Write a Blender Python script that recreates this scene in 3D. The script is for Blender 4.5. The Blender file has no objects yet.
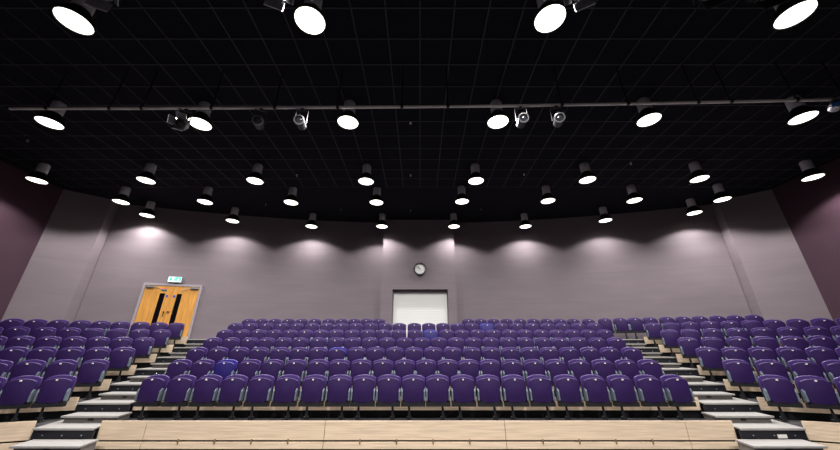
import bpy, bmesh, math, random
from mathutils import Vector, Matrix
random.seed(7)
sc = bpy.context.scene
COL = sc.collection
PI = math.pi

# ------------------------------------------------------------------ camera numbers
F = 316.0                      # focal length in pixels of an 840x450 frame
YH = 352.0                     # horizon row
TH = math.atan((YH - 225.0) / F)
CT, ST = math.cos(TH), math.sin(TH)
EYE = 1.70

def ratio(py): return (YH - py) * CT / F
def at_z(px, py, z):
    """world point seen at a pixel, known height"""
    h = z - EYE
    zc = h / ratio(py)
    return Vector(((px - 420) * zc / F, (zc - ST * h) / CT, z))
def x_on_line(px, z, d0, m):
    """X of the point at height z on the line Y = d0 + m X seen in column px"""
    q = (px - 420) / F
    return q * (CT * d0 + ST * (z - EYE)) / (1 - q * CT * m)

# ------------------------------------------------------------------ materials
def newmat(name):
    m = bpy.data.materials.new(name); m.use_nodes = True
    nt = m.node_tree
    return m, nt, nt.nodes['Principled BSDF']
def lin(c):
    return tuple(((v / 255) / 12.92 if v / 255 <= .04045 else ((v / 255 + .055) / 1.055) ** 2.4) for v in c) + (1,)
def noisy(name, rgb, rough=.6, metal=0, scale=(20, 20, 20), amount=.15, detail=4, bump=0, coat=0, spec=.5):
    m, nt, b = newmat(name)
    N = nt.nodes; L = nt.links
    tc = N.new('ShaderNodeTexCoord'); mp = N.new('ShaderNodeMapping'); mp.inputs['Scale'].default_value = scale
    nz = N.new('ShaderNodeTexNoise'); nz.inputs['Scale'].default_value = 1; nz.inputs['Detail'].default_value = detail
    L.new(tc.outputs['Object'], mp.inputs['Vector']); L.new(mp.outputs['Vector'], nz.inputs['Vector'])
    rp = N.new('ShaderNodeValToRGB')
    c = lin(rgb)
    rp.color_ramp.elements[0].position = .3; rp.color_ramp.elements[1].position = .7
    rp.color_ramp.elements[0].color = tuple(v * (1 - amount) for v in c[:3]) + (1,)
    rp.color_ramp.elements[1].color = tuple(min(1, v * (1 + amount)) for v in c[:3]) + (1,)
    L.new(nz.outputs['Fac'], rp.inputs['Fac']); L.new(rp.outputs['Color'], b.inputs['Base Color'])
    b.inputs['Roughness'].default_value = rough; b.inputs['Metallic'].default_value = metal
    b.inputs['Specular IOR Level'].default_value = spec
    b.inputs['Coat Weight'].default_value = coat
    if bump:
        bp = N.new('ShaderNodeBump'); bp.inputs['Strength'].default_value = bump; bp.inputs['Distance'].default_value = .01
        L.new(nz.outputs['Fac'], bp.inputs['Height']); L.new(bp.outputs['Normal'], b.inputs['Normal'])
    return m
def emit(name, rgb, strength):
    m, nt, b = newmat(name)
    b.inputs['Base Color'].default_value = lin(rgb)
    b.inputs['Emission Color'].default_value = lin(rgb); b.inputs['Emission Strength'].default_value = strength
    return m

M = {}
M['purple'] = noisy('purple_plastic', (43, 24, 74), .5, spec=.25, scale=(60, 60, 60), amount=.12, bump=.05)
M['rim'] = noisy('purple_rim_plastic', (60, 38, 98), .42, spec=.35, scale=(50, 50, 50), amount=.08)
M['blue'] = noisy('blue_violet_plastic', (29, 17, 98), .5, scale=(60, 60, 60), amount=.1, bump=.05)
M['bluerim'] = noisy('blue_violet_rim', (42, 32, 128), .42, scale=(50, 50, 50), amount=.08)
M['hinge'] = noisy('grey_blue_hinge', (98, 108, 120), .45, scale=(30, 30, 30), amount=.1)
M['black'] = noisy('black_metal', (26, 27, 31), .45, scale=(20, 20, 20), amount=.2)
M['plate'] = noisy('white_number_plate', (238, 236, 230), .4, scale=(9, 9, 9), amount=.04)
M['wood'] = noisy('pale_birch_panel', (228, 205, 176), .45, scale=(1.6, 9, 34), amount=.16, detail=6)
M['wood_edge'] = noisy('birch_ply_edge', (176, 136, 96), .6, scale=(40, 40, 40), amount=.2)
M['deck'] = noisy('dark_vinyl_deck', (44, 44, 47), .7, scale=(40, 40, 40), amount=.2)
M['under'] = noisy('dark_understructure', (22, 24, 33), .6, scale=(14, 14, 14), amount=.25)
M['tread'] = noisy('pale_grey_tread', (136, 133, 129), .6, scale=(3, 40, 12), amount=.14, bump=.05)
M['nosing'] = noisy('worn_aluminium_nosing', (160, 158, 154), .4, scale=(5, 30, 30), amount=.1)
M['stepbox'] = noisy('grey_step_box', (116, 111, 106), .65, scale=(4, 4, 40), amount=.14)
M['bolt'] = noisy('silver_bolt', (190, 192, 196), .3, metal=.8, scale=(9, 9, 9), amount=.05)
M['brass'] = noisy('brass_clip', (150, 128, 92), .4, metal=.5, scale=(30, 30, 30), amount=.15)
M['pipe'] = noisy('steel_scaffold_pipe', (232, 228, 222), .4, metal=.1, scale=(3, 30, 30), amount=.2)
M['can'] = noisy('grey_lamp_can', (205, 205, 208), .5, scale=(18, 18, 18), amount=.1)
M['bell'] = noisy('black_lamp_shade', (22, 22, 24), .4, scale=(18, 18, 18), amount=.2)
M['steel'] = noisy('brushed_steel', (170, 172, 178), .35, metal=.7, scale=(40, 40, 5), amount=.15)
M['lens'] = noisy('dark_lens_glass', (58, 60, 66), .12, scale=(12, 12, 12), amount=.2, coat=1)
M['ring'] = noisy('grey_lens_ring', (125, 125, 125), .3, metal=.3, scale=(12, 12, 12), amount=.1)
M['gel'] = noisy('blue_gel', (30, 120, 190), .3, scale=(12, 12, 12), amount=.1)
M['oak'] = noisy('orange_oak_veneer', (212, 152, 74), .4, scale=(26, 26, 1.6), amount=.22, detail=6)
M['frame'] = noisy('grey_painted_frame', (158, 150, 154), .5, scale=(8, 8, 8), amount=.05)
M['glassdark'] = noisy('dark_vision_glass', (14, 14, 17), .15, scale=(5, 5, 5), amount=.2, coat=1)
M['signblue'] = noisy('blue_sign', (40, 70, 190), .4, scale=(9, 9, 9), amount=.05)
M['signgreen'] = noisy('green_sign', (24, 110, 92), .4, scale=(9, 9, 9), amount=.05)
M['signred'] = noisy('pale_red_sign', (214, 110, 128), .4, scale=(9, 9, 9), amount=.05)
M['white'] = noisy('white_enamel', (236, 236, 232), .4, scale=(9, 9, 9), amount=.03)
M['exitwhite'] = emit('lit_exit_white', (225, 255, 245), .75)
M['exitgreen'] = emit('lit_exit_green', (0, 200, 150), .6)
M['lamp'] = emit('lit_lamp_disc', (255, 250, 240), 3)
M['floor'] = noisy('dark_stage_floor', (34, 32, 33), .5, scale=(3, 3, 3), amount=.15)
M['ceiling'] = noisy('black_ceiling_tile', (27, 27, 33), .9, scale=(30, 30, 30), amount=.2, spec=.1)
M['grid'] = noisy('dark_grey_ceiling_grid', (46, 46, 54), .6, scale=(6, 6, 6), amount=.15)
M['sidewall'] = noisy('aubergine_wall', (70, 50, 60), .8, scale=(2, 2, 2), amount=.05, spec=.2)
M['rod'] = noisy('black_rod', (14, 14, 15), .6, scale=(9, 9, 9), amount=.1)

def wall_mat():
    m, nt, b = newmat('mauve_wall_panels')
    N, L = nt.nodes, nt.links
    tc = N.new('ShaderNodeTexCoord'); sp = N.new('ShaderNodeSeparateXYZ'); L.new(tc.outputs['Object'], sp.inputs[0])
    nz = N.new('ShaderNodeTexNoise'); nz.inputs['Scale'].default_value = 1.2; nz.inputs['Detail'].default_value = 6
    mp = N.new('ShaderNodeMapping'); mp.inputs['Scale'].default_value = (.6, .6, 3.0)
    L.new(tc.outputs['Object'], mp.inputs[0]); L.new(mp.outputs[0], nz.inputs['Vector'])
    rp = N.new('ShaderNodeValToRGB')
    rp.color_ramp.elements[0].position = .25; rp.color_ramp.elements[1].position = .75
    rp.color_ramp.elements[0].color = lin((124, 114, 119)); rp.color_ramp.elements[1].color = lin((133, 122, 127))
    L.new(nz.outputs['Fac'], rp.inputs[0])
    # horizontal board joints every 1.2 m
    a = N.new('ShaderNodeMath'); a.operation = 'DIVIDE'; a.inputs[1].default_value = 1.2; L.new(sp.outputs['Z'], a.inputs[0])
    fr = N.new('ShaderNodeMath'); fr.operation = 'FRACT'; L.new(a.outputs[0], fr.inputs[0])
    lt = N.new('ShaderNodeMath'); lt.operation = 'LESS_THAN'; lt.inputs[1].default_value = .012; L.new(fr.outputs[0], lt.inputs[0])
    mx = N.new('ShaderNodeMix'); mx.data_type = 'RGBA'; mx.inputs['B'].default_value = lin((121, 110, 115))
    L.new(lt.outputs[0], mx.inputs['Factor']); L.new(rp.outputs[0], mx.inputs['A'])
    L.new(mx.outputs['Result'], b.inputs['Base Color'])
    b.inputs['Roughness'].default_value = .75; b.inputs['Specular IOR Level'].default_value = .25
    return m
M['wall'] = wall_mat()

def shutter_mat():
    m, nt, b = newmat('white_ribbed_shutter')
    N, L = nt.nodes, nt.links
    tc = N.new('ShaderNodeTexCoord'); sp = N.new('ShaderNodeSeparateXYZ'); L.new(tc.outputs['Object'], sp.inputs[0])
    a = N.new('ShaderNodeMath'); a.operation = 'MULTIPLY'; a.inputs[1].default_value = 2 * PI / .075; L.new(sp.outputs['Z'], a.inputs[0])
    s = N.new('ShaderNodeMath'); s.operation = 'SINE'; L.new(a.outputs[0], s.inputs[0])
    bp = N.new('ShaderNodeBump'); bp.inputs['Strength'].default_value = .1; bp.inputs['Distance'].default_value = .01
    L.new(s.outputs[0], bp.inputs['Height']); L.new(bp.outputs[0], b.inputs['Normal'])
    b.inputs['Base Color'].default_value = lin((240, 241, 236)); b.inputs['Roughness'].default_value = .5
    return m
M['shutter'] = shutter_mat()

# ------------------------------------------------------------------ mesh helpers
def add_box(bm, lo, hi, mat=None):
    vs = [bm.verts.new((x, y, z)) for x in (lo[0], hi[0]) for y in (lo[1], hi[1]) for z in (lo[2], hi[2])]
    for f in ((0, 1, 3, 2), (4, 6, 7, 5), (0, 4, 5, 1), (2, 3, 7, 6), (0, 2, 6, 4), (1, 5, 7, 3)):
        bm.faces.new([vs[i] for i in f])
    if mat is not None: bmesh.ops.transform(bm, matrix=mat, verts=vs)
    return vs
def add_prism(bm, poly, z0, z1):
    lo = [bm.verts.new((p[0], p[1], z0)) for p in poly]; hi = [bm.verts.new((p[0], p[1], z1)) for p in poly]
    n = len(poly)
    bm.faces.new(lo[::-1]); bm.faces.new(hi)
    for i in range(n): bm.faces.new((lo[i], lo[(i + 1) % n], hi[(i + 1) % n], hi[i]))
    return lo + hi
def add_tube(bm, a, b, r, n=10):
    a, b = Vector(a), Vector(b); d = (b - a).normalized()
    u = d.orthogonal().normalized(); v = d.cross(u)
    rings = []
    for p in (a, b):
        rings.append([bm.verts.new(p + r * (math.cos(2 * PI * i / n) * u + math.sin(2 * PI * i / n) * v)) for i in range(n)])
    for i in range(n): bm.faces.new((rings[0][i], rings[0][(i + 1) % n], rings[1][(i + 1) % n], rings[1][i]))
    bm.faces.new(rings[0][::-1]); bm.faces.new(rings[1])
def add_lathe(bm, prof, n=24, mat=None, cap=True):
    """profile of (r, z) round the z axis"""
    rings = []; allv = []
    for r, z in prof:
        ring = [bm.verts.new((r * math.cos(2 * PI * i / n), r * math.sin(2 * PI * i / n), z)) for i in range(n)]
        rings.append(ring); allv += ring
    for a, b in zip(rings, rings[1:]):
        for i in range(n): bm.faces.new((a[i], a[(i + 1) % n], b[(i + 1) % n], b[i]))
    if cap:
        bm.faces.new(rings[0][::-1]); bm.faces.new(rings[-1])
    if mat is not None: bmesh.ops.transform(bm, matrix=mat, verts=allv)
    return allv
def mesh_of(name, bm, mat, smooth=False, bevel=0):
    if bevel:
        bmesh.ops.bevel(bm, geom=list(bm.edges), offset=bevel, segments=2, affect='EDGES', clamp_overlap=True)
    bmesh.ops.recalc_face_normals(bm, faces=bm.faces)
    me = bpy.data.meshes.new(name); bm.to_mesh(me); bm.free()
    me.materials.append(M[mat])
    if smooth:
        for p in me.polygons: p.use_smooth = True
        me.set_sharp_from_angle(angle=math.radians(40))
    return me
def obj(name, bm, mat, parent=None, smooth=False, bevel=0, loc=None):
    me = mesh_of(name, bm, mat, smooth, bevel)
    o = bpy.data.objects.new(name, me); COL.objects.link(o)
    if parent is not None: o.parent = parent
    if loc is not None: o.location = loc
    return o
def boxobj(name, lo, hi, mat, parent=None, bevel=0):
    bm = bmesh.new(); add_box(bm, lo, hi); return obj(name, bm, mat, parent, bevel=bevel)
def thing(name, label, cat, loc=(0, 0, 0), rz=0, group=None):
    o = bpy.data.objects.new(name, None); COL.objects.link(o)
    o.empty_display_size = .1
    o.location = loc; o.rotation_euler = (0, 0, rz); o['label'] = label; o['category'] = cat
    if group: o['group'] = group
    return o
def struct(name, bm, mat, parent=None, smooth=False):
    o = obj(name, bm, mat, parent, smooth); o['kind'] = 'structure'; return o
def dup(root, name=None):
    r = root.copy(); COL.objects.link(r)
    for ch in list(root.children):
        c = ch.copy(); COL.objects.link(c); c.parent = r
        for g in list(ch.children):
            d = g.copy(); COL.objects.link(d); d.parent = c
    return r
ORD = ['first', 'second', 'third', 'fourth', 'fifth', 'sixth', 'seventh', 'eighth', 'ninth', 'tenth', 'eleventh', 'twelfth',
       'thirteenth', 'fourteenth', 'fifteenth', 'sixteenth', 'seventeenth', 'eighteenth', 'nineteenth', 'twentieth',
       'twenty-first', 'twenty-second', 'twenty-third', 'twenty-fourth', 'twenty-fifth']

# ------------------------------------------------------------------ layout of the tiers
P, R_ = .872, .274
NT = 7
FD = lambda k: 6.55 + P * (k - 1)           # front of tier k at the aisles / centre block
ZD = lambda k: .45 + R_ * (k - 1)           # its deck height
DOT = .735                                  # number plate above the deck
SEATY = .49                                 # number plate behind the tier front
LIN = lambda d: -5.69 - .245 * (d - 6.55)   # centre block edges
RIN = lambda d: 5.58 + .215 * (d - 6.55)
LOUT = lambda d: -6.86 - .25 * (d - 6.55)   # inner ends of the side blocks
ROUT = lambda d: 6.82 + .20 * (d - 6.55)
ML, MR = .385, -.415                        # slope of the side rows
CEIL = EYE + 5.72

# ------------------------------------------------------------------ setting: floor, ceiling, walls
WD = lambda x: 13.98 - .0140 * x * x        # curved back wall
bm = bmesh.new(); add_box(bm, (-13.7, -5, -.1), (13.7, 14.2, 0)); struct('floor', bm, 'floor')
bm = bmesh.new(); add_box(bm, (-13.7, -5, CEIL), (13.7, 14.2, CEIL + .1)); ceiling = struct('ceiling', bm, 'ceiling')
bm = bmesh.new()
for i in range(-21, 22):
    add_box(bm, (i * .62 - .012, -1, CEIL - .012), (i * .62 + .012, 10.45, CEIL - .001))
for j in range(0, 18):
    y = .2 + j * .6
    add_box(bm, (-13.1, y - .012, CEIL - .014), (13.1, y + .012, CEIL - .002))
o = struct('trim_1', bm, 'grid')
bm = bmesh.new()
def wall_strip(bm, pts, z0, z1, th=.12):
    """a thick wall following pts, the room on the -Y side"""
    back = [(p[0], p[1] + th) for p in pts]
    n = len(pts)
    a = [bm.verts.new((p[0], p[1], z0)) for p in pts]; b = [bm.verts.new((p[0], p[1], z1)) for p in pts]
    c = [bm.verts.new((p[0], p[1], z0)) for p in back]; d = [bm.verts.new((p[0], p[1], z1)) for p in back]
    for i in range(n - 1):
        bm.faces.new((a[i], a[i + 1], b[i + 1], b[i])); bm.faces.new((c[i + 1], c[i], d[i], d[i + 1]))
        bm.faces.new((b[i], b[i + 1], d[i + 1], d[i])); bm.faces.new((a[i + 1], a[i], c[i], c[i + 1]))
    bm.faces.new((a[0], b[0], d[0], c[0])); bm.faces.new((a[-1], c[-1], d[-1], b[-1]))
XL, XR = -12.42, 12.12
wall_strip(bm, [(XL + (XR - XL) * i / 64, WD(XL + (XR - XL) * i / 64)) for i in range(65)], 0, CEIL)
SH0, SH1, SHZ = -1.17, 1.19, 4.19
for x0, x1, z0, z1 in ((-1.66, SH0, 0, CEIL), (SH1, 1.54, 0, CEIL), (SH0, SH1, SHZ, CEIL)):
    add_box(bm, (x0, 13.58, z0), (x1, 14.02, z1))
struct('wall_back', bm, 'wall', smooth=True)
CL, CR = (-13.5, 10.6), (13.32, 10.6)
PLX, PRX = (XL - .02, WD(XL) - .34), (XR + .02, WD(XR) - .34)
bm = bmesh.new()
add_prism(bm, [PLX, (XL - .02, WD(XL) + .12), (-13.62, WD(XL) + .12), (-13.62, CL[1]), CL], 0, CEIL)
struct('wall_back_left', bm, 'wall')
bm = bmesh.new()
add_prism(bm, [PRX, CR, (13.45, CR[1]), (13.45, WD(XR) + .12), (XR + .02, WD(XR) + .12)], 0, CEIL)
struct('wall_back_right', bm, 'wall')
bm = bmesh.new(); add_box(bm, (CL[0] - .12, -5, 0), (CL[0], CL[1], CEIL)); struct('wall_left', bm, 'sidewall')
bm = bmesh.new(); add_box(bm, (CR[0], -5, 0), (CR[0] + .12, CR[1], CEIL)); struct('wall_right', bm, 'sidewall')
bm = bmesh.new(); add_box(bm, (CL[0], -5.1, 0), (CR[0], -5, CEIL)); struct('wall_front', bm, 'sidewall')

# ------------------------------------------------------------------ tiers
def slab_along(p, q, th, z0, z1, bm=None):
    """upright panel from p to q (plan), thickness th to the back (+Y side)"""
    bm = bm or bmesh.new()
    p, q = Vector(p), Vector(q); d = (q - p).normalized(); nrm = Vector((-d.y, d.x))
    if nrm.y < 0: nrm = -nrm
    add_prism(bm, [p, q, q + nrm * th, p + nrm * th], z0, z1)
    return bm
def build_tier(block, k, fl, fr, bl, br, seams, label):
    """fl..br: plan corners of the deck (front-left, front-right, back-left, back-right)"""
    fl, fr, bl, br = map(Vector, (fl, fr, bl, br))
    t = thing('seating_tier', label, 'seating tier', group='raked seating tiers')
    z = ZD(k); zb = 0 if k == 1 else ZD(k - 1)
    d = (fr - fl).normalized(); nrm = Vector((-d.y, d.x))
    bm = bmesh.new(); add_prism(bm, [fl + nrm * .03, fr + nrm * .03, br + nrm * .02, bl + nrm * .02], z - .05, z)
    obj('deck', bm, 'deck', t)
    bm = slab_along(fl + nrm * .06, fr + nrm * .06, .05, zb + .002, z - .05)
    e = .55                                            # upright posts under the deck front
    n = max(2, int((fr - fl).length / 1.6))
    obj('understructure', bm, 'under', t)
    top = z + .105; bot = top - (.288 if k == 1 else .236)
    cuts = [fl] + [fl + d * s for s in seams] + [fr]
    for a, b in zip(cuts, cuts[1:]):
        g = .005
        obj('riser_panel', slab_along(a + d * g, b - d * g, .028, bot, top), 'wood', t)
        if k == 1:
            obj('skirt_panel', slab_along(a + d * g - nrm * .012, b - d * g - nrm * .012, .028, .138, bot - .028), 'wood', t)
            L = (b - a).length
            if L > 1.5:
                for s in (.64, 1.28, 1.92, 2.56):
                    if s < L - .2 and k == 1:
                        p = a + d * s
                        bm = bmesh.new(); add_box(bm, (-.011, -.022, -.05), (.011, .0, .022))
                        c = obj('panel_clip', bm, 'brass', t)
                        c.location = (p.x, p.y, bot - .005); c.rotation_euler = (0, 0, math.atan2(d.y, d.x))
    if k <= 2:
        bm = bmesh.new(); a = fl + nrm * .30 + d * .2; b = fr + nrm * .30 - d * .2
        add_tube(bm, (a.x, a.y, z + .05), (b.x, b.y, z + .05), .018, 8)
        m = int((b - a).length / 1.0)
        for i in range(m + 1):
            p = a + (b - a) * (i / max(1, m)); add_tube(bm, (p.x, p.y, z), (p.x, p.y, z + .05), .014, 6)
        obj('mounting_rail', bm, 'black', t)
    return t
ROWN = ['front', 'second', 'third', 'fourth', 'fifth', 'sixth']
for k in range(1, 7):
    a, b = FD(k), FD(k + 1)
    L = LIN(a)
    seams = [s - L for s in (-4.87, -1.69, 1.51, 4.73)]
    build_tier('c', k, (LIN(a), a), (RIN(a), a), (LIN(b), b), (RIN(b), b), seams,
               'wood-faced %s tier of the centre seating block, counted from the stage' % ROWN[k - 1])
# side tiers
LEFTX, RIGHTX = -13.3, 13.15
for k in range(1, 7):
    a, b = FD(k), FD(k + 1)
    fr = Vector((LOUT(a), a)); br = Vector((LOUT(b), b))
    x0 = max(LEFTX, -9.6 - .7 * k)
    fl = Vector((x0, a + ML * (x0 - fr.x))); bl = Vector((x0, b + ML * (x0 - br.x)))
    Ls = (fr - fl).length
    seams = [s for s in [Ls - 3.2] if s > .3]
    build_tier('l', k, fl, fr, bl, br, seams, 'wood-faced %s tier of the angled left seating block' % ROWN[k - 1])
    fl = Vector((ROUT(a), a)); bl = Vector((ROUT(b), b))
    x1 = min(RIGHTX, 9.6 + .7 * k)
    fr = Vector((x1, a + MR * (x1 - fl.x))); br = Vector((x1, b + MR * (x1 - bl.x)))
    Ls = (fr - fl).length
    seams = [3.2] if Ls > 3.6 else []
    build_tier('r', k, fl, fr, bl, br, seams, 'wood-faced %s tier of the angled right seating block' % ROWN[k - 1])
# rear walkway: the top deck along the back wall
a = FD(7); zt = ZD(7)
t = thing('rear_walkway', 'wood-fronted walkway deck along the back wall behind the top rows', 'walkway')
front = [(-13.28, a + ML * (-13.28 - LOUT(a))), (LOUT(a), a), (ROUT(a), a), (13.1, a + MR * (13.1 - ROUT(a)))]
fr_in = [(front[0][0], front[0][1] + .03), (front[1][0], a + .03), (front[2][0], a + .03), (front[3][0], front[3][1] + .03)]
def wback(x):
    if x < XL: return CL[1] + (PLX[1] - CL[1]) * (x - CL[0]) / (PLX[0] - CL[0])
    if x > XR: return CR[1] + (PRX[1] - CR[1]) * (x - CR[0]) / (PRX[0] - CR[0])
    return WD(x)
back = [(13.1, wback(13.1) - .1), (12.25, wback(12.25) - .1), (12.06, PRX[1] - .08), (12.04, WD(12.04) - .06)] + [(x, wback(x) - .05) for x in (10, 8, 6, 4, 1.6)] + [(1.58, 13.53), (-1.70, 13.53)] + \
       [(x, wback(x) - .05) for x in (-1.72, -4, -6, -8, -10, -12)] + [(-12.32, WD(12.32) - .06), (-12.34, PLX[1] - .08), (-12.55, wback(-12.55) - .1), (-13.28, wback(-13.28) - .1)]
bm = bmesh.new(); add_prism(bm, fr_in + back, zt - .05, zt); obj('deck', bm, 'deck', t)
bm = bmesh.new()
for p, q in zip(front, front[1:]): slab_along((p[0], p[1] + .06), (q[0], q[1] + .06), .05, ZD(6) + .002, zt - .05, bm)
obj('understructure', bm, 'under', t)
for p, q in ((front[0], front[1]), ((LIN(a), a), (-1.69, a)), ((-1.685, a), (1.51, a)), ((1.515, a), (RIN(a), a)), (front[2], front[3])):
    obj('riser_panel', slab_along(p, q, .028, zt - .13, zt + .105), 'wood', t)

# ------------------------------------------------------------------ aisle steps
def aisle(side, xin, xout):
    s = -1 if side == 'left' else 1
    rightx = lambda d, g: (xin(d) + s * g)    # inner side, g metres clear of the centre block
    outx = lambda d, g: (xout(d) - s * g)
    n = 0
    for k in range(0, 8):
        # deck-level tread of tier k
        if 1 <= k <= 7:
            d0 = FD(k) - .15; d1 = FD(k + 1) - .16 if k < 7 else FD(7) + .30
            z = ZD(k); zb = 0 if k == 1 else ZD(k - 1)
            t = thing('aisle_landing', 'pale grey aisle tread level with the %s tier, %s aisle' % ((ROWN + ['top'])[k - 1], side),
                      'step', group='aisle steps')
            poly = [(outx(d0, .10), d0 + .03), (rightx(d0, .012), d0 + .03), (rightx(d1, .012), d1), (outx(d1, .02), d1)]
            if s > 0: poly = [poly[1], poly[0], poly[3], poly[2]]
            bm = bmesh.new(); add_prism(bm, poly, z + .001, z + .022); obj('tread', bm, 'tread', t)
            x0, x1 = sorted((outx(d0, .10), rightx(d0, .012)))
            boxobj('nosing', (x0, d0, z - .012), (x1, d0 + .03, z + .022), 'nosing', t, bevel=.006)
            rs = boxobj('riser', (x0, d0 + .03, max(zb + .023, z - .20)), (x1, d0 + .06, z - .012), 'under', t)
            for f in (.18, .5, .82):
                bm = bmesh.new(); add_lathe(bm, [(.011, 0), (.011, .008), (.004, .012)], 8,
                    Matrix.Translation((x0 + (x1 - x0) * f, d0 + .03, z - .09)) @ Matrix.Rotation(PI / 2, 4, 'X'))
                obj('bolt', bm, 'bolt', rs)
            if side == 'right' and k == 1:
                boxobj('label_plate', (6.18, d0 + .022, z - .13), (6.34, d0 + .03, z - .075), 'plate', rs)['label'] = 'small cream label plate'
        # half step standing on tier k
        if k <= 6:
            d0 = FD(k) + .29; d1 = FD(k + 1) - .16
            zb = 0 if k == 0 else ZD(k) + .022
            z = (ZD(1) - .137) if k == 0 else ZD(k) + .137
            what = 'on the floor before the front tier' if k == 0 else 'standing on the %s tier' % ROWN[k - 1]
            t = thing('aisle_step', 'grey box half step %s, %s aisle' % (what, side), 'step', group='aisle steps')
            pd = lambda d, g: sorted((outx(d, .21 if s < 0 else .25), rightx(d, -.16 if k == 0 else -.11)))
            x0, x1 = pd(d0, .0); y0, y1 = pd(d1, .0)
            bm = bmesh.new(); add_prism(bm, [(x0, d0), (x1, d0), (y1, d1), (y0, d1)], z - .028, z); obj('tread', bm, 'tread', t)
            bm = bmesh.new(); add_prism(bm, [(x0 + .03, d0 + .035), (x1 - .03, d0 + .035), (y1 - .03, d1), (y0 + .03, d1)], zb, z - .028)
            sb = obj('step_box', bm, 'stepbox', t)
            boxobj('nosing', (x0, d0 - .02, z - .03), (x1, d0, z + .003), 'nosing', t, bevel=.005)
            xm = (x0 + x1) / 2
            boxobj('hand_slot', (xm - .05, d0 + .03, z - .085), (xm + .05, d0 + .0352, z - .045), 'black', sb)
aisle('left', LIN, LOUT)
aisle('right', RIN, ROUT)

# ------------------------------------------------------------------ the tip-up seat
def pan_mesh(bm, hw, zb, zt, y0, bulge, th, tilt, nu=10, nt=9, arch=.055, low=.014, taper=.84):
    def pt(u, t, off):
        w = hw * (taper + (1 - taper) * min(1, t * 1.9) ** .7) * (1 - .04 * max(0, (t - .8) / .2) ** 2)
        top = zt - arch * abs(u) ** 2.4; bo = zb + low * u * u + .02 * abs(u) ** 6
        z = bo + (top - bo) * t
        y = y0 - bulge * (1 - u * u) * math.sin(PI * (.12 + .8 * t)) + tilt * (z - zb) + off
        return (w * u, y, z)
    def grid(off, sh):
        return [[bm.verts.new(pt((-1 + 2 * i / nu) * sh, .5 + (j / nt - .5) * sh, off)) for i in range(nu + 1)] for j in range(nt + 1)]
    A = grid(0, .95); A2 = grid(.012, 1); B = grid(th, .985)
    for g, fl in ((A, 0), (B, 1)):
        for j in range(nt):
            for i in range(nu):
                q = [g[j][i], g[j][i + 1], g[j + 1][i + 1], g[j + 1][i]]
                bm.faces.new(q[::-1] if fl else q)
    def ring(g):
        return [g[0][i] for i in range(nu)] + [g[j][nu] for j in range(nt)] + [g[nt][i] for i in range(nu, 0, -1)] + [g[j][0] for j in range(nt, 0, -1)]
    ra, rm, rb = ring(A), ring(A2), ring(B); n = len(ra)
    used = set(rm)
    for i in range(n):
        bm.faces.new((ra[i], rm[i], rm[(i + 1) % n], ra[(i + 1) % n]))
        bm.faces.new((rm[i], rb[i], rb[(i + 1) % n], rm[(i + 1) % n]))
    bmesh.ops.delete(bm, geom=[v for row in A2 for v in row if v not in used], context='VERTS')

SEAT = {}
def seat_parts():
    bm = bmesh.new(); pan_mesh(bm, .224, .322, .772, -.005, .035, .045, .05); SEAT['pan'] = mesh_of('seat_pan', bm, 'purple', True)
    bm = bmesh.new(); pan_mesh(bm, .2375, .42, .822, .075, .012, .028, .14, arch=.055, taper=.94); SEAT['back'] = mesh_of('backrest', bm, 'rim', True)
    bm = bmesh.new(); pan_mesh(bm, .224, .322, .772, -.005, .035, .045, .05); SEAT['panb'] = mesh_of('seat_pan_blue', bm, 'blue', True)
    bm = bmesh.new(); pan_mesh(bm, .2375, .42, .822, .075, .012, .028, .14, arch=.055, taper=.94); SEAT['backb'] = mesh_of('backrest_blue', bm, 'bluerim', True)
    for s in (-1, 1):
        bm = bmesh.new()
        prof = [(-.025, .365), (.04, .342), (.085, .36), (.09, .50), (.06, .575), (.02, .585), (-.015, .53)]
        x0, x1 = sorted((s * .207, s * .2375))
        lo = [bm.verts.new((x0, y, z)) for y, z in prof]; hi = [bm.verts.new((x1, y, z)) for y, z in prof]
        bm.faces.new(lo); bm.faces.new(hi[::-1])
        for i in range(len(prof)): bm.faces.new((lo[i], hi[i], hi[(i + 1) % len(prof)], lo[(i + 1) % len(prof)]))
        SEAT['hinge%d' % s] = mesh_of('hinge_cover', bm, 'hinge', bevel=.005)
        # leg: raked bracket, offset towards one side, with a foot plate
        bm = bmesh.new(); xo = s * .085
        add_box(bm, (xo - .055, .02, .002), (xo + .055, .16, .014))
        add_tube(bm, (xo, .06, .01), (xo, .075, .32), .019, 8)
        add_tube(bm, (xo + .035, .05, .01), (xo + .01, .07, .25), .012, 6)
        add_box(bm, (xo - .04, .05, .03), (xo + .045, .11, .085))
        SEAT['leg%d' % s] = mesh_of('leg', bm, 'black')
    bm = bmesh.new(); add_box(bm, (-.2375, -.012, .262), (.2375, .085, .340))
    SEAT['bar'] = mesh_of('crossbar', bm, 'black')
    bm = bmesh.new()                                   # dark upright frame behind pan and backrest
    prof = [(.092, .34), (.125, .34), (.16, .70), (.128, .70)]
    lo = [bm.verts.new((-.2375, y, z)) for y, z in prof]; hi = [bm.verts.new((.2375, y, z)) for y, z in prof]
    bm.faces.new(lo); bm.faces.new(hi[::-1])
    for i in range(4): bm.faces.new((lo[i], hi[i], hi[(i + 1) % 4], lo[(i + 1) % 4]))
    SEAT['frame'] = mesh_of('back_frame', bm, 'black')
    bm = bmesh.new(); add_box(bm, (-.013, -.030, .724), (.013, -.008, .750)); SEAT['plate'] = mesh_of('number_plate', bm, 'plate')
seat_parts()
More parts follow.
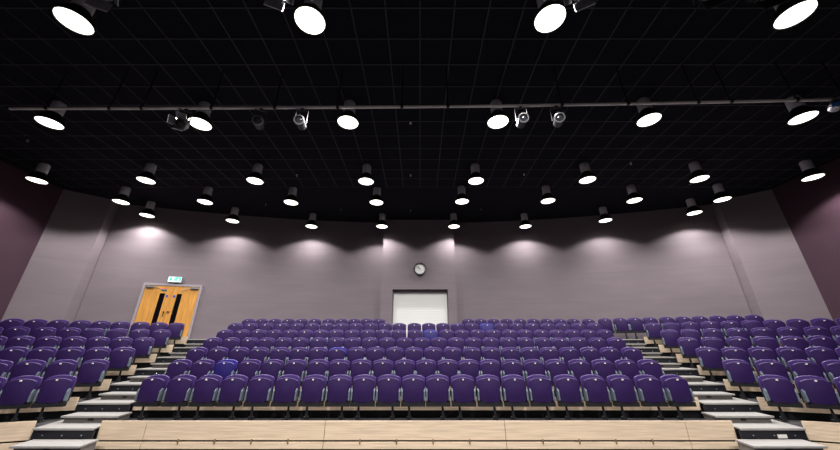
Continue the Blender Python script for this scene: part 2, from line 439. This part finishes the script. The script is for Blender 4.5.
def make_seat(blue, leg, plate, rimonly=False):
    t = thing('tip_up_seat', '', 'seat')
    def part(n, me):
        o = bpy.data.objects.new(n, me); COL.objects.link(o); o.parent = t; return o
    pn = part('seat_pan', SEAT['panb' if blue and not rimonly else 'pan'])
    if plate: part('number_plate', SEAT['plate']).parent = pn
    part("backrest", SEAT['backb' if blue else 'back'])
    part('hinge_cover', SEAT['hinge-1']); part('hinge_cover', SEAT['hinge1'])
    part('crossbar', SEAT['bar']); part('back_frame', SEAT['frame']); part('leg', SEAT['leg%d' % leg])
    
    return t
protos = {}
def place_seat(x, y, z, rz, label, leg, blue=False, plate=True, rimonly=False):
    key = (blue, leg, plate, rimonly)
    if key not in protos:
        protos[key] = make_seat(*key); o = protos[key]
    else: o = dup(protos[key])
    o.location = (x, y, z); o.rotation_euler = (0, 0, rz); o['label'] = label; o['group'] = 'tip-up auditorium seats'
    return o
CENTRE = {
 1: [152.8,179.9,206.8,233,259.9,286.7,313.4,339.1,363.8,388.7,413.4,437.8,463,488.7,514.6,540.3,567.7,595.1,622,649.6,676.8],
 2: [177.7,201,224.4,248.1,271.1,294.3,317.1,338.6,360.6,382.8,404.6,426.1,448.1,469.2,490.7,512.7,534.9,557.4,580.6,604.7,628.4,651.3],
 3: [195.6,216.5,237.6,257.9,278.7,298,317.3,336.6,355.9,375,394.6,413.9,433.5,452.8,472.3,491.9,511.5,531,550.3,570.4,591.4,611.6,633.3],
 4: [211,229.3,248.1,265,282.4,299.5,317.4,334.9,351.8,369.4,386.8,404.4,421.7,439.1,456.5,473.8,491.4,508.8,526.4,544.5,561.8,579.7,598.7,617.7],
 5: [223.7,240.3,257.2,273.1,288.7,304.6,320,335.2,351.3,367.2,383.1,398.7,414.9,430.8,446.9,462.5,478.4,494.1,510.5,526.1,542.5,558.4,574,590.2,606.6],
 6: [234.2,249.3,265.2,280.4,295.6,311.2,326.6,341,355.5,370.4,384.8,399.2,414.4,428.8,443.2,457.7,472.3,487.2,501.9,517.3,533,548.4,564,579.9,596]}
BLUES = {(2, 2): 'vivid blue-violet', (5, 13): 'vivid blue-violet', (6, 17): 'vivid blue-violet', (3, 7): 'rim'}
for k, xs in CENTRE.items():
    y = FD(k) + SEATY; z = ZD(k) + DOT
    zc = CT * y + ST * (z - EYE)
    for i, px in enumerate(xs):
        b = BLUES.get((k, i))
        colr = 'blue-violet' if b == 'vivid blue-violet' else ('purple blue-rimmed' if b else 'purple')
        place_seat((px - 420) * zc / F, y, ZD(k), 0,
                   '%s tip-up seat %s from left in %s row of centre block' % (colr, ORD[i], ROWN[k - 1]),
                   1 if i % 2 else -1, bool(b), True, b == 'rim')
LEFT = {1: [-16, 21.6, 57.5], 2: [-7, 27.7, 61, 93.3], 3: [-18.5, 11.6, 40.9, 69.7, 96.4, 122], 4: [-9.5, 19, 46.7, 72.4, 96.9, 120.4, 143],
        5: [-12.5, 15.6, 42.4, 68, 92, -116, 138.9, 160.7], 6: [-14, 10.7, 34.3, 57.1, 79.3, 99.7, 119.7, 139.7, 158.1, 175.4]}
NOPL = {('l', 5, 4), ('l', 5, 5), ('l', 6, 9), ('r', 4, 1), ('r', 4, 3), ('r', 5, 0), ('r', 5, 1), ('r', 6, 1), ('r', 6, 5)}
LEFT[5][5] = 115.8
RIGHT = {1: [776.4, 815.2, 856], 2: [738, 771.6, 806, 842], 3: [708.8, 735.3, 763, 792.3, 822.7, 854], 4: [688.9, 713, 739.3, 766.5, 795.1, 823.1, 853],
         5: [670, 690.7, 713.7, 738.3, 764, 790.7, 818.5, 846], 6: [653.5, 672, 690.9, 710.9, 731.2, 752.5, 775.3, 799.1, 824.1, 850]}
for tag_, rows, m, out, name in (('l', LEFT, ML, LOUT, 'left'), ('r', RIGHT, MR, ROUT, 'right')):
    off = SEATY * math.sqrt(1 + m * m)
    for k, xs in rows.items():
        d0 = FD(k) + off - m * out(FD(k)); z = ZD(k) + DOT
        n = len(xs)
        for i, px in enumerate(xs):
            x = x_on_line(px, z, d0, m)
            q = (n - 1 - i) if tag_ == 'l' else i
            place_seat(x, d0 + m * x, ZD(k), math.atan(m), 'purple tip-up seat %s from the aisle in %s row of %s block' % (ORD[q], ROWN[k - 1], name),
                       1 if i % 2 else -1, False, (tag_, k, i) not in NOPL)
# back row by the wall
zb = ZD(7) + DOT
B1 = [247.4, 260.6, 273.8, 287.5, 300.7, 314.2, 328, 341, 353.7, 366.2, 378.8]
B2 = [468.6, 481.2, 494.1, 507.3, 520.9, 534.3, 547.6, 561, 574.5, 589.4]
B3 = [605.3, 620.7, 635.3, 650.7, 667.6, 684.1, 701.1, 718.9, 736.9, 755.6]
YB = 12.82
zc = CT * YB + ST * (zb - EYE)
for i, px in enumerate(B1):
    place_seat((px - 420) * zc / F, YB, ZD(7), 0, 'purple tip-up seat %s from left in back row left of white shutter' % ORD[i], 1 if i % 2 else -1)
for i, px in enumerate(B2):
    place_seat((px - 420) * zc / F, YB, ZD(7), 0, 'purple tip-up seat %s from white shutter in back row right of it' % ORD[i], 1 if i % 2 else -1)
mB = -.27; dB = 12.62 - mB * 7.1
for i, px in enumerate(B3):
    x = x_on_line(px, zb, dB, mB)
    place_seat(x, dB + mB * x, ZD(7), math.atan(mB), 'purple tip-up seat %s from left in angled back row under right wall' % ORD[i], 1 if i % 2 else -1)

# ------------------------------------------------------------------ ceiling downlights
SPOT_W = {'front': 450, 'second': 520, 'third': 300, 'fourth': 275, 'rearmost': 215, 'added_fill': 1230}
SPOT_ANG = math.radians(139)
LZ = CEIL - .60
def make_lamp():
    t = thing('ceiling_downlight', '', 'ceiling lamp')
    bm = bmesh.new(); add_lathe(bm, [(.135, .27), (.14, .28), (.14, .56), (.12, .60)], 24); obj('lamp_can', bm, 'can', t, True)
    bm = bmesh.new(); add_lathe(bm, [(.247, -.012), (.257, -.004), (.255, .02), (.235, .10), (.17, .20), (.13, .27), (.12, .27), (.16, .19), (.22, .09), (.243, .012)], 28, cap=False)
    obj('lamp_shade', bm, 'bell', t, True)
    bm = bmesh.new(); add_lathe(bm, [(.243, .004), (.243, .012)], 28); obj('lamp_lens', bm, 'lamp', t)
    return t
LROWS = [
 ('front', [(74, 21.5), (310, 21), (550, 19), (795, 15)]),
 ('second', [(49.5, 123), (200, 124), (348, 122.5), (498, 122), (649, 120), (803, 118)]),
 ('third', [(37, 180.5), (146, 180.5), (255, 181), (366, 181.5), (476, 181), (587.5, 180), (699.5, 179), (813, 177.5)]),
 ('fourth', [(121, 202), (205, 202), (291, 202.5), (376.5, 202.5), (462, 201.5), (548, 201), (634.5, 200.5), (722.5, 199.5)]),
 ('rearmost', [(147, 215.5), (232.5, 221), (311.5, 226.5), (382, 226.5), (454, 226.5), (525.5, 226.5), (605.5, 220.5), (694.5, 213)])]
LAMPS = []
for rn, pts in LROWS:
    for i, (px, py) in enumerate(pts):
        LAMPS.append((at_z(px, py, LZ), 'lit round downlight %s from left in %s row of ceiling lamps' % (ORD[i], rn), rn))
for i, x in enumerate((-5.7, -1.9, 1.9, 5.7)):       # added row, out of view above the camera, lights fascia and seat fronts
    LAMPS.append((Vector((x, -.8, LZ)), 'added fill downlight %s from left in the unseen row above the camera' % ORD[i], 'added_fill'))
proto = None
def spot(p, watts, added_fill=False):
    l = bpy.data.lights.new('downlight_beam', 'SPOT'); l.energy = watts; l.spot_size = math.radians(130) if added_fill else SPOT_ANG; l.spot_blend = .5 if added_fill else .28
    l.shadow_soft_size = .08; l.color = (1.0, .965, .96)
    if not added_fill:                                        # the shade throws most of the light straight down
        l.use_nodes = True; nt = l.node_tree; N = nt.nodes; L = nt.links
        em = [n for n in N if n.type == 'EMISSION'][0]
        tc = N.new('ShaderNodeTexCoord'); sp = N.new('ShaderNodeSeparateXYZ'); L.new(tc.outputs['Normal'], sp.inputs[0])
        ab = N.new('ShaderNodeMath'); ab.operation = 'ABSOLUTE'; L.new(sp.outputs['Z'], ab.inputs[0])
        mr = N.new('ShaderNodeMapRange'); mr.inputs['From Min'].default_value = .35; mr.inputs['From Max'].default_value = 1.0
        mr.inputs['To Min'].default_value = .36; mr.inputs['To Max'].default_value = 1.4
        L.new(ab.outputs[0], mr.inputs['Value']); L.new(mr.outputs[0], em.inputs['Strength'])
    o = bpy.data.objects.new('downlight_beam', l); COL.objects.link(o); o.location = (p.x, p.y, p.z - .06)
    return o
for p, lab, rn in LAMPS:
    if proto is None: proto = make_lamp(); o = proto
    else: o = dup(proto)
    o.location = p; o['label'] = lab; o['group'] = 'ceiling downlights'
    spot(p, SPOT_W[rn], rn == 'added_fill')

# ------------------------------------------------------------------ lighting bars and stage spotlights
def pipe_thing(label, pts, rods):
    pts = [Vector(p) for p in pts]
    o = pts[len(pts) // 2].copy()
    t = thing('lighting_bar', label, 'lighting bar', loc=o)
    pts = [p - o for p in pts]
    bm = bmesh.new(); n = 14; rings = []
    for i, p in enumerate(pts):
        d = (pts[min(i + 1, len(pts) - 1)] - pts[max(i - 1, 0)]).normalized(); v = d.cross(Vector((0, 0, 1)))
        rings.append([bm.verts.new(p + .029 * (math.cos(2 * PI * j / n) * v + math.sin(2 * PI * j / n) * Vector((0, 0, 1)))) for j in range(n)])
    for a, b in zip(rings, rings[1:]):
        for j in range(n): bm.faces.new((a[j], a[(j + 1) % n], b[(j + 1) % n], b[j]))
    bm.faces.new(rings[0][::-1]); bm.faces.new(rings[-1])
    obj('pipe', bm, 'pipe', t, True)
    for p in rods:
        p = Vector(p) - o
        bm = bmesh.new(); add_tube(bm, p, (p.x, p.y, CEIL - o.z), .012, 8); obj('drop_rod', bm, 'rod', t)
        bm = bmesh.new(); add_box(bm, (p.x - .035, p.y - .036, p.z - .036), (p.x + .035, p.y + .036, p.z + .06)); obj('clamp', bm, 'black', t, bevel=.01)
    return t
PZ = EYE + 4.68
BARPTS = [(10, 108.6), (150, 108.4), (280, 107.8), (420, 106.8), (520, 105.7), (660, 103.2), (760, 101.2), (868, 98.8)]
BAR = [at_z(a, b, PZ) for a, b in BARPTS]
def bar_at(px):
    for (a, _), (b, _), p, q in zip(BARPTS, BARPTS[1:], BAR, BAR[1:]):
        if px <= b: return at_z(px, 0, PZ) if False else p.lerp(q, max(0, (px - a) / (b - a)))
    return BAR[-1]
pipe_thing('long pale steel lighting bar hanging across the black ceiling', BAR, [bar_at(v) for v in (47, 110, 142, 212, 275, 338, 402, 448, 562, 628, 698, 731, 797, 846)])
def spotlight(name, label, p, rz, tilt, mats=('black', 'lens'), hang=.30, size=1.0, barn=False, group='stage spotlights on the lighting bar'):
    """p: point on the bar; the lamp hangs under it and looks along -Y turned by rz, tilted down"""
    t = thing(name, label, 'spotlight', loc=p, rz=rz, group=group)
    R = Matrix.Translation((0, 0, -hang)) @ Matrix.Rotation(PI / 2 + tilt, 4, 'X') @ Matrix.Scale(size, 4)
    bm = bmesh.new(); add_lathe(bm, [(.06, -.20), (.085, -.17), (.09, .02), (.10, .05), (.10, .12), (.085, .12), (.085, .06)], 20, R)
    obj('body', bm, mats[0], t, True)
    bm = bmesh.new(); add_lathe(bm, [(.104, .10), (.106, .125), (.082, .13), (.078, .11)], 20, R, cap=False); obj('lens_ring', bm, 'ring', t, True)
    bm = bmesh.new(); add_lathe(bm, [(.082, .085), (.06, .105), (.02, .115)], 20, R); obj('lens', bm, mats[1], t, True)
    bm = bmesh.new()
    for s in (-1, 1): add_box(bm, (s * .115 * size - .006, -.016, -hang), (s * .115 * size + .006, .016, -.07))
    add_box(bm, (-.115 * size - .006, -.016, -.08), (.115 * size + .006, .016, -.066))
    obj('yoke', bm, 'black', t)
    bm = bmesh.new(); add_box(bm, (-.03, -.03, -.072), (.03, .03, -.034)); obj('clamp', bm, 'black', t, bevel=.006)
    if barn:
        for ang in (0, PI / 2, PI, 3 * PI / 2):
            bm = bmesh.new()
            MM = R @ Matrix.Rotation(ang, 4, 'Z') @ Matrix.Translation((.10, 0, .125)) @ Matrix.Rotation(.5, 4, 'Y')
            add_box(bm, (-.004, -.085, 0), (.004, .085, .15), MM)
            obj('barn_door', bm, 'steel' if barn == 'steel' else 'black', t)
    return t
bp = bar_at
spotlight('stage_spotlight', 'dark spotlight with barn doors beside second lamp on the bar', bp(187), .55, .35, barn='steel', hang=.42)
spotlight('stage_spotlight', 'black ring-lensed spotlight, left of the pair left of the bar middle', bp(262), .35, .25, hang=.38)
spotlight('stage_spotlight', 'black ring-lensed spotlight, right of the pair left of the bar middle', bp(303), .15, .2, hang=.38)
spotlight('stage_spotlight', 'black spotlight under the bar next to fourth bright lamp', bp(520), -.1, .2, hang=.38)
spotlight('stage_spotlight', 'black spotlight under the bar with pale side bracket, fourth from left', bp(556), -.3, .25, hang=.38)
t = spotlight('stage_spotlight', 'grey spotlight with blue gel at the right end of the bar', bp(834), -.7, .1, mats=('can', 'lens'), hang=.12)
bm = bmesh.new(); add_box(bm, (-.10, -.14, -.20), (.0, -.09, -.14)); obj('gel_frame', bm, 'gel', t)['label'] = 'blue gel frame'
# front bar just above the picture; its lamps dip into the top edge
QZ = EYE + 5.0
pipe_thing('front lighting bar above the top edge of the photo', [(-8, 2.83, QZ), (0, 2.83, QZ), (8, 2.83, QZ)], [(x, 2.83, QZ) for x in (-6.4, -3.4, -.8, .8, 3.2, 6.4)])
G2 = 'spotlights dipping in at the top edge'
for x, rz, tilt, lab, bd in ((-4.3, .5, .9, 'spotlight with barn doors just right of the top left lamp', 'steel'),
                        (-1.95, .4, .9, 'grey spotlight with barn doors left of the second big lamp', 'steel'),
                        (2.2, -.5, .9, 'grey spotlight with barn doors right of the third big lamp', 'steel'),
                        (3.95, -.6, .8, 'dark spotlight at the top edge farther left of the fourth big lamp', 'black'),
                        (4.72, -.5, .8, 'dark spotlight at the top edge close beside the fourth big lamp', 'black')):
    spotlight('stage_spotlight', lab, (x, 2.83, QZ), rz, tilt, hang=.37, size=1.35, barn=bd, group=G2)
# sprinkler heads
SPR = [((297, 174.6), 'above the third ceiling lamps, left'), ((410.6, 174.6), 'between the two middle lamps of the third row'), ((410.6, 122), 'below the lighting bar near the middle'),
       ((266, 204), 'left, level with the fourth row of lamps'), ((341, 209), 'left of the middle, before the back wall'), ((410.5, 210), 'in the middle, before the back wall'),
       ((524, 173.8), 'right, level with the third row of lamps'), ((630.7, 163), 'far right, above the third row of lamps'), ((481, 209), 'right of the middle, before the back wall'), ((28, 140), 'at far left below the lighting bar')]
pr = None
for (px, py), lab in SPR:
    if pr is None:
        bm = bmesh.new(); add_lathe(bm, [(.03, 0), (.03, -.01), (.012, -.02), (.012, -.05), (.03, -.055), (.03, -.06)], 12)
        pr = obj('sprinkler_head', bm, 'bolt'); o = pr
    else: o = pr.copy(); COL.objects.link(o)
    o.location = at_z(px, py, CEIL) - Vector((0, 0, .0)); o['label'] = 'tiny pale sprinkler head on the ceiling ' + lab
    o['category'] = 'sprinkler'; o['group'] = 'ceiling sprinkler heads'

# ------------------------------------------------------------------ shutter, clock
sh = thing('roller_shutter', 'white ribbed roller shutter closing the opening in the back wall', 'shutter', (0, 13.78, zt))
H = SHZ - zt
boxobj('curtain', (SH0 + .04, 0, 0.005), (SH1 - .04, .03, H - .16), 'shutter', sh)
boxobj('head_box', (SH0 + .01, -.03, H - .16), (SH1 - .01, .05, H - .012), 'frame', sh)
for x in (SH0 + .004, SH1 - .044): boxobj('guide_rail', (x, -.02, .005), (x + .04, .05, H - .16), 'frame', sh)
boxobj('bottom_bar', (SH0 + .05, -.012, .005), (SH1 - .05, 0, .07), 'frame', sh)
cz = EYE + 3.37
ck = thing('wall_clock', 'round white clock with black rim above the shutter', 'clock', (0, 13.578, cz))
R = Matrix.Rotation(PI / 2, 4, 'X')
bm = bmesh.new(); add_lathe(bm, [(.262, 0), (.272, .02), (.272, .085), (.262, .095), (.235, .09), (.232, .06)], 36, R, cap=False); obj('rim', bm, 'black', ck, True)
bm = bmesh.new(); add_lathe(bm, [(.24, .0), (.24, .07)], 36, R); obj('face', bm, 'white', ck)
bm = bmesh.new()
for i in range(12):
    MM = Matrix.Rotation(i * PI / 6, 4, 'Y')
    add_box(bm, (-.007, -.075, .185), (.007, -.0702, .218), MM)
obj('hour_marks', bm, 'black', ck)
for n, ang, l, w in (('hour_hand', -.95, .10, .022), ('minute_hand', -.75, .16, .014)):
    bm = bmesh.new(); add_box(bm, (-w / 2, -.082 if n[0] == 'h' else -.088, -.03), (w / 2, -.077 if n[0] == 'h' else -.083, l), Matrix.Rotation(ang, 4, 'Y')); obj(n, bm, 'black', ck)

# ------------------------------------------------------------------ double door, exit sign (on the curved wall, left)
dl, dr = Vector((-10.80, WD(-10.80))), Vector((-8.84, WD(-8.84)))
W = (dr - dl).length; ang = math.atan2(dr.y - dl.y, dr.x - dl.x)
DH = 4.22 - zt
door = bpy.data.objects.new('door_1', None); COL.objects.link(door)
door['kind'] = 'structure'
door.location = (dl.x, dl.y, zt); door.rotation_euler = (0, 0, ang)
fw = .085
bm = bmesh.new()
add_box(bm, (0, -.06, .003), (fw, .0, DH)); add_box(bm, (W - fw, -.06, .003), (W, .0, DH)); add_box(bm, (fw, -.06, DH - fw), (W - fw, .0, DH))
obj('door_frame', bm, 'frame', door)
half = (W - 2 * fw) / 2
for s in (0, 1):
    x0 = fw + .006 + s * (half - .002); x1 = x0 + half - .01
    lf = boxobj('door_leaf', (x0, -.045, .02), (x1, -.02, DH - fw - .012), 'oak', door)
    seam = x1 if s == 0 else x0
    sg = -1 if s == 0 else 1
    a, b = sorted((seam + sg * .20, seam + sg * .37))
    boxobj('vision_panel', (a, -.049, .45), (b, -.0452, DH - fw - .30), 'glassdark', lf)
    bm = bmesh.new(); add_lathe(bm, [(.045, 0), (.045, .004)], 20, Matrix.Translation((seam + sg * .12, -.0452, DH - fw - .40)) @ R)
    obj('fire_door_disc', bm, 'signblue', lf)
    hx = (x0 + .02, x0 + .30) if s == 0 else (x1 - .30, x1 - .02)
    boxobj('door_closer', (hx[0], -.105, DH - fw - .10), (hx[1], -.0455, DH - fw - .035), 'steel', lf, bevel=.008)
    bm = bmesh.new(); e = hx[1] if s == 0 else hx[0]
    add_tube(bm, (e, -.075, DH - fw - .03), (e - sg * (-.32), -.066, DH - fw - .055), .009, 6) if False else add_tube(bm, (e, -.08, DH - fw - .05), (e + (.34 if s == 0 else -.34), -.08, DH - fw - .17), .009, 6)
    obj('closer_arm', bm, 'steel', lf)
    if s == 0:
        boxobj('door_sign', (seam - .36, -.0475, DH - fw - .22), (seam - .18, -.0452, DH - fw - .15), 'signgreen', lf)
        boxobj('door_sign_band', (seam - .36, -.0475, DH - fw - .15), (seam - .18, -.0452, DH - fw - .11), 'signred', lf)
        boxobj('door_handle', (seam - .09, -.085, 1.00), (seam - .05, -.0455, 1.06), 'black', lf, bevel=.006)
        boxobj('lock_plate', (seam - .085, -.06, .88), (seam - .055, -.0455, .94), 'black', lf)
    else:
        boxobj('door_handle', (seam + .02, -.085, 1.04), (seam + .12, -.0455, 1.06), 'black', lf, bevel=.006)
ex = thing('exit_sign', 'lit green and white running-man exit sign above the wooden double door', 'exit sign',
           (dl.x + (dr.x - dl.x) * .50, dl.y + (dr.y - dl.y) * .50, zt + DH + .05), ang)
boxobj('housing', (-.24, -.09, 0), (.24, 0, .235), 'frame', ex, bevel=.008)
boxobj('lit_panel', (-.225, -.096, .02), (.225, -.0905, .22), 'exitwhite', ex)
def flat(bm, pts): # polygon in the sign's x,z plane, extruded
    f = [bm.verts.new((x, -.1, z)) for x, z in pts]; b = [bm.verts.new((x, -.0962, z)) for x, z in pts]
    bm.faces.new(f); bm.faces.new(b[::-1])
    for i in range(len(pts)): bm.faces.new((f[i], b[i], b[(i + 1) % len(pts)], f[(i + 1) % len(pts)]))
bm = bmesh.new()
flat(bm, [(-.165, .205), (-.115, .205), (-.115, .125), (-.08, .125), (-.14, .045), (-.20, .125), (-.165, .125)])
obj('arrow', bm, 'exitgreen', ex)
bm = bmesh.new()
flat(bm, [(.04, .045), (.08, .045), (.08, .165), (.16, .165), (.16, .045), (.205, .045), (.205, .208), (.04, .208)])
obj('doorway_pictogram', bm, 'exitgreen', ex)
bm = bmesh.new()
add_lathe(bm, [(.017, 0), (.017, .004)], 14, Matrix.Translation((.02, -.0962, .19)) @ R)
flat(bm, [(-.03, .165), (.025, .165), (.035, .12), (.02, .115), (.03, .06), (.012, .06), (-.002, .105), (-.035, .07), (-.048, .08), (-.012, .12), (-.012, .148), (-.035, .15)])
obj('running_figure', bm, 'exitgreen', ex)

# ------------------------------------------------------------------ world, camera
w = bpy.data.worlds.new('world'); sc.world = w; w.use_nodes = True
w.node_tree.nodes['Background'].inputs[0].default_value = (.01, .01, .012, 1)
w.node_tree.nodes['Background'].inputs[1].default_value = .1
cam = bpy.data.cameras.new('camera'); cam.sensor_width = 36; cam.lens = F / 840 * 36; cam.clip_start = .05
co = bpy.data.objects.new('camera', cam); COL.objects.link(co)
co.location = (0, 0, EYE); co.rotation_euler = (PI / 2 + TH, 0, 0)
sc.camera = co
vs = sc.view_settings
vs.view_transform = 'Standard'; vs.look = 'None'; vs.gamma = 1; vs.use_curve_mapping = False; vs.exposure = 0.0
sc.cycles.max_bounces = 6
